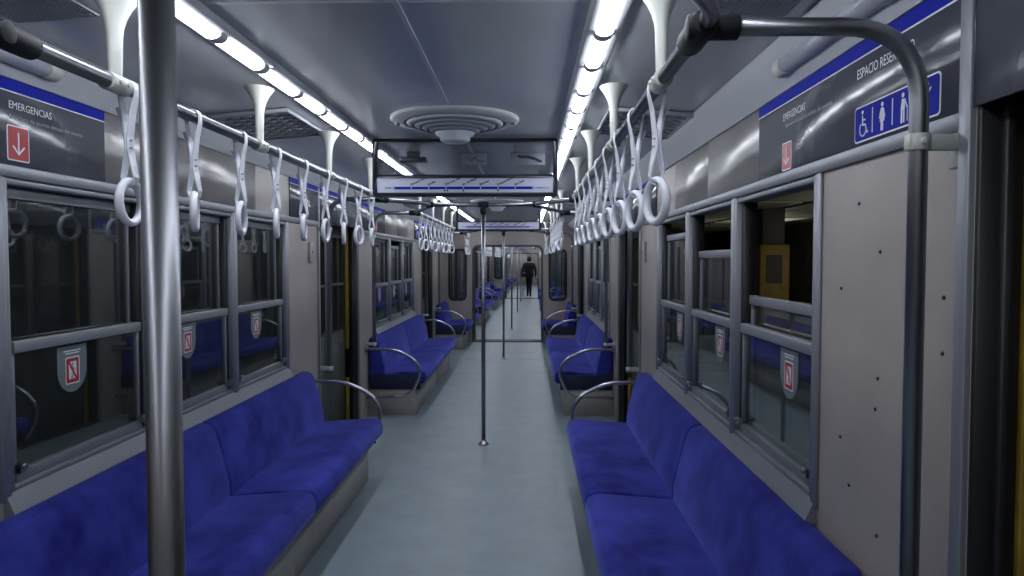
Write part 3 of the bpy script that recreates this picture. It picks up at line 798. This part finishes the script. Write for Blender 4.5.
# ---- the near carriage
carriage(0)
for s in (-1, 1):
    louvre_vent(s, 3.78, 'louvred grey vent in the sloping ceiling above the nearer %s bench' % SIDE[s])
    louvre_vent(s, 9.3, 'louvred grey vent in the sloping ceiling above the farther %s bench' % SIDE[s])
    mesh_grille(s, 1.82, 'fine mesh grille in the sloping ceiling at the near %s door' % SIDE[s])
    tube_light(s, 2.05, .72, 'unlit tube light fixed in the cove on the %s beside the near sign board' % SIDE[s])
    # plate on the panel before the middle door
    t = thing('switch_plate', 'small grey plate on the beige panel before the middle door on the %s' % SIDE[s], 'plate', (s*W, 5.42, 1.66), 0 if s < 0 else PI)
    part('plate_cover', MB().box((.0005,-.045,-.075), (.02,.045,.075)).mesh('plate_cover', 'beige', .004, 2), t)
    part('keyhole', MB().box((.02,-.008,-.01), (.0215,.008,.01)).mesh('keyhole', 'black'), t, 'black key slot')
# things on the ceiling just past the first route sign
t = thing('ceiling_camera', 'dark box hanging from the ceiling behind the left of the nearer route sign', 'camera', (-.40, 4.95, ZC))
part('mount', MB().box((-.04,-.03,-.04), (.04,.03,-.001)).mesh('mount', 'dark', .003, 2), t); part('housing', MB().box((-.09,-.05,-.075), (.09,.05,-.04)).mesh('housing', 'frame_dark', .008, 2), t)
for nm, x0, x1 in (('middle', -.08, .10), ('right', .26, .50)):
    t = thing('ceiling_notice', 'pale plate with dark marks seen behind the %s of the nearer route sign' % nm, 'notice', ((x0+x1)/2, 5.0, ZC-.001))
    h = (x1-x0)/2
    part('plate', MB().box((-h,-.006,-.085), (h,.006,0)).mesh('plate', 'vent', .002, 1), t)
    mb = MB(); f = lambda u, v, q: (u, -.006-q, v)
    stroke(mb, [(-h*.5,-.025), (-h*.3,-.03), (0,-.028), (h*.4,-.042), (h*.75,-.06)] if nm == 'right' else [(-h*.6,-.03), (-h*.2,-.055), (h*.1,-.03), (h*.3,-.055), (h*.8,-.06)], .02 if nm == 'right' else .005, f, 0, .001)
    part('marks', mb.mesh('marks', 'frame_dark'), t, 'dark scribbled marks')
def hatch(x, y, h, label):
    t = thing('floor_hatch', label, 'hatch', (x, y, 0))
    part('hatch_lid', MB().box((-.2,-h,.0005), (.2,h,.002)).mesh('hatch_lid', 'floor'), t)
    for q in (-1, 1):
        part('edge_strip', MB().box((-.2,q*h-.008,.0005), (.2,q*h+.008,.004)).mesh('edge_strip', 'print', .001, 1), t, 'bright edge strip')
for s in (-1, 1):    # floor hatches by the far doors
    hatch(s*.4, 10.55, .385, 'floor hatch with bright edge strips before the far doors, %s side, near carriage' % SIDE[s])
    hatch(s*.4, 11.98, .41, 'floor hatch with bright edge strips between the far doors, %s side, near carriage' % SIDE[s])
# screws on the near right panel and door post
sc = MB().lathe([(.0,.004),(.004,.003),(.005,0)], n=10).mesh('screw', 'dark')
for i, (y, z) in enumerate(((2.05,1.52),(2.04,1.1),(1.98,.98),(1.83,1.62),(1.83,1.3),(1.84,1.22),(1.82,.9),(1.55,1.4),(1.55,1.52),(1.95,1.75))):
    o = bpy.data.objects.new('screw', sc); COL.objects.link(o)
    wl = bpy.data.objects['wall_right']; o.parent = wl
    o.matrix_local = Matrix.Translation((W, y, z)) @ Matrix.Rotation(-PI/2, 4, 'Y')

# ---- the carriages beyond, turned a little to the right by the curve
CM = Matrix.Translation((0, Y1+.06, 0)) @ Matrix.Rotation(math.radians(-.62), 4, 'Z') @ Matrix.Translation((0, .34-Y0, 0))
carriage(1)
for s in (-1, 1): hatch(s*.4, .9, .8, 'floor hatch with bright edge strips just past the gangway, %s side, second carriage' % SIDE[s])
CM2 = CM.copy()
CM = CM2 @ Matrix.Translation((0, Y1-Y0+.4, 0))
carriage(2)

# ------------------------------------------------------------------ the passenger
def person(x, y, rz):
    t = thing('person', 'person in dark clothes seen from behind, walking away down the aisle with a bag', 'person', (x, y, 0), rz)
    V = []; E = []; R = []; idx = {}
    def j(n, p, r, parent=None):
        idx[n] = len(V); V.append(p); R.append(r if isinstance(r, tuple) else (r, r))
        if parent: E.append((idx[parent], idx[n]))
    j('pelvis', (0,0,.95), (.18,.13)); j('waist', (0,.01,1.10), (.20,.14), 'pelvis'); j('chest', (0,.015,1.28), (.215,.15), 'waist')
    j('upper', (0,.0,1.41), (.175,.12), 'chest'); j('neck', (0,.005,1.49), .058, 'upper'); j('head0', (0,.025,1.56), .07, 'neck')
    j('head1', (0,.02,1.64), (.078,.095), 'head0'); j('head2', (0,.015,1.70), (.06,.075), 'head1')
    for s, n in ((-1,'l'), (1,'r')):
        fw = .16 if s < 0 else -.12
        j(n+'hip', (s*.07,0,.90), (.10,.10), 'pelvis'); j(n+'thigh', (s*.07,fw*.3,.70), .09, n+'hip'); j(n+'knee', (s*.062,fw*.75+.02,.49), .068, n+'thigh')
        j(n+'calf', (s*.06,fw*.75-.02 if s > 0 else fw*.9,.32), .064, n+'knee'); j(n+'ankle', (s*.06,fw*1.0-.03,.10), .045, n+'calf')
        j(n+'heel', (s*.06,fw*1.0-.02,.045), .043, n+'ankle'); j(n+'toe', (s*.07,fw*1.0+.15,.035), (.042,.03), n+'heel')
        j(n+'sh', (s*.2,0,1.40), .085, 'upper'); j(n+'el', (s*.29,-.05+(-s*.03),1.13), .065, n+'sh'); j(n+'wr', (s*.285,.06-s*.04,.90), .034, n+'el')
        j(n+'palm', (s*.28,.085-s*.04,.83), (.024,.036), n+'wr')
        for q in range(4):
            yy = .06+.018*q-s*.04+.005; ln = (.06,.07,.066,.05)[q]
            j(n+'f%da' % q, (s*.278,yy,.785), .0095, n+'palm'); j(n+'f%db' % q, (s*.268,yy,.785-ln*.6), .0085, n+'f%da' % q); j(n+'f%dc' % q, (s*.252,yy,.785-ln), .0075, n+'f%db' % q)
        j(n+'t0', (s*.265,.12-s*.04,.815), .011, n+'palm'); j(n+'t1', (s*.255,.135-s*.04,.775), .009, n+'t0')
    me = bpy.data.meshes.new('body'); me.from_pydata(V, E, [])
    ob = bpy.data.objects.new('body', me); COL.objects.link(ob)
    md = ob.modifiers.new('skin', 'SKIN'); sub = ob.modifiers.new('sub', 'SUBSURF'); sub.levels = sub.render_levels = 2
    sv = me.skin_vertices[0].data
    for i, r in enumerate(R): sv[i].radius = r; sv[i].use_root = (i == 0)
    dg = bpy.context.evaluated_depsgraph_get(); dg.update()
    m2 = bpy.data.meshes.new_from_object(ob.evaluated_get(dg)); bpy.data.objects.remove(ob)
    m2.materials.clear()
    for n in ('cloth', 'trouser', 'skin', 'shoe'): m2.materials.append(M[n])
    for p in m2.polygons:
        c = p.center; p.use_smooth = True
        p.material_index = 2 if (c.z > 1.47 and abs(c.x) < .12) or (abs(c.x) > .2 and c.z < .875) else 3 if c.z < .095 else 1 if c.z < .86 and abs(c.x) < .21 else 0
    zm = min(v.co.z for v in m2.vertices)
    for v in m2.vertices: v.co.z -= zm
    part('body', m2, t)
    mb = MB().lathe([(.0,.135),(.045,.128),(.078,.10),(.094,.05),(.096,.0),(.09,-.055),(.07,-.085)], (0,.0,1.625-zm), 24)
    part('hair', mb.mesh('hair', 'hair'), t, 'short dark hair')
    mb = MB()
    for s in (-1, 1): mb.torus((s*.085,.02,1.61-zm), .018, .008, 'x', 14, 8)
    mb.tube([(0,.10,1.62-zm), (0,.128,1.60-zm), (0,.105,1.588-zm)], [.008,.014,.01], 8)
    part('ears_and_nose', mb.mesh('ears_and_nose', 'skin'), t)
    part('jacket_hem', MB().lathe([(.175,.0),(.2,.03),(.205,.12),(.19,.18)], (0,.005,.86-zm), 24).mesh('jacket_hem', 'cloth'), t)
    return zm
CM = CM2 @ Matrix.Translation((0, Y1-Y0+.4, 0))
person(.28, -.1, 0)
t = thing('shoulder_bag', 'dark shoulder bag with a small pale tag at the left hip of the walking person', 'bag', (.28-.27, -.30, .86))
part('bag_body', MB().prism(rrect(-.13,0,.13,.34,.05), fn_xz, -.06, .06).mesh('bag_body', 'cloth', .02, 3), t)
part('tag', MB().box((.03,-.066,.16), (.065,-.06,.21)).mesh('tag', 'print', .002, 1), t, 'pale tag')
part('shoulder_strap', MB().tube([(-.08,.0,.33), (.06,.01,.5), (.2,.05,.66), (.29,.15,.70)], .012, 8).mesh('shoulder_strap', 'cloth'), t)
CM = Matrix.Identity(4)

# ------------------------------------------------------------------ outside
solo('tunnel_wall', MB().box((-3.2,-6,-1.2), (-3.0,60,4.5)).mesh('tunnel_wall', 'tunnel'), 'dark tunnel wall outside the left windows', 'wall', kind='structure')
solo('track_bed', MB().box((-3.0,-6,-1.3), (1.5,60,-1.2)).mesh('track_bed', 'tunnel'), 'dark track bed under the train', 'ground', kind='structure')
solo('platform_floor', MB().box((1.5,-6,-1.2), (8.4,60,-.05)).mesh('platform_floor', 'platform'), 'dim station platform outside the right windows', 'platform', kind='structure')
solo('station_wall', MB().box((8.4,-6,-.05), (8.6,60,4.2)).mesh('station_wall', 'tunnel'), 'dark station wall beyond the platform', 'wall', kind='structure')
mb = MB(); mb.box((1.5,-6,2.62), (8.6,60,2.72))
sl = solo('station_ceiling', mb.mesh('station_ceiling', 'st_dark'), 'low station ceiling with pale panels over the platform', 'ceiling', kind='structure')
for i in range(14):
    for j, x in enumerate((4.3, 6.2)):
        part('ceiling_tile', MB().box((x-.85,-.6+i*2.2,2.59), (x+.85,1.3+i*2.2,2.62)).mesh('ceiling_tile', 'st_panel'), sl, 'pale ceiling panel')
for i in range(2):
    y = 14.2+i*16
    t = thing('platform_column', 'yellow column on the platform, %s along from the near right window' % ORD[i], 'column', (5.12, y, -.05))
    part('shaft', MB().box((-.28,-.28,0), (.3,.3,1.95)).mesh('shaft', 'yellow', .03, 3), t)
    part('capital', MB().box((-.22,-.22,1.95), (.22,.22,2.66)).mesh('capital', 'st_dark', .02, 2), t)
    part('notice', MB().box((-.15,-.292,1.2), (.15,-.281,1.75)).mesh('notice', 'st_dark'), t, 'dark notice')
for i, y in enumerate((4, 11, 18)):  # added point lights without fittings, to brighten the platform and ceiling panels
    l = bpy.data.lights.new('station_fill_light', 'POINT'); l.shadow_soft_size = .15; l.energy = 26; l.color = (1, .94, .78)
    o = bpy.data.objects.new('station_fill_light', l); COL.objects.link(o); o.location = (6.4, y, 1.9)
    setp(o, 'added fill light brightening the platform ceiling, %s from the near end' % ORD[i], 'lamp')

# ------------------------------------------------------------------ world, camera, view
w = bpy.data.worlds.new('World'); S.world = w; w.use_nodes = True
w.node_tree.nodes['Background'].inputs[0].default_value = (.004, .004, .005, 1)
cam = bpy.data.cameras.new('Camera'); co = bpy.data.objects.new('Camera', cam); COL.objects.link(co)
FPX = 720
cam.sensor_width = 36; cam.lens = FPX/1024*36; cam.clip_start = .02; cam.clip_end = 200
co.location = (.377, 0, 1.6)
co.rotation_euler = (PI/2 - math.atan(28/FPX), 0, math.atan(15/FPX))
S.camera = co
vs = S.view_settings
S.display_settings.display_device = 'sRGB'
vs.view_transform = 'Standard'; vs.look = 'None'; vs.exposure = 0; vs.gamma = 1; vs.use_curve_mapping = False
try:
    S.cycles.use_denoising = True; S.cycles.max_bounces = 10; S.cycles.transparent_max_bounces = 24
    S.cycles.glossy_bounces = 5; S.cycles.sample_clamp_indirect = 6; S.cycles.caustics_reflective = False
except Exception: pass
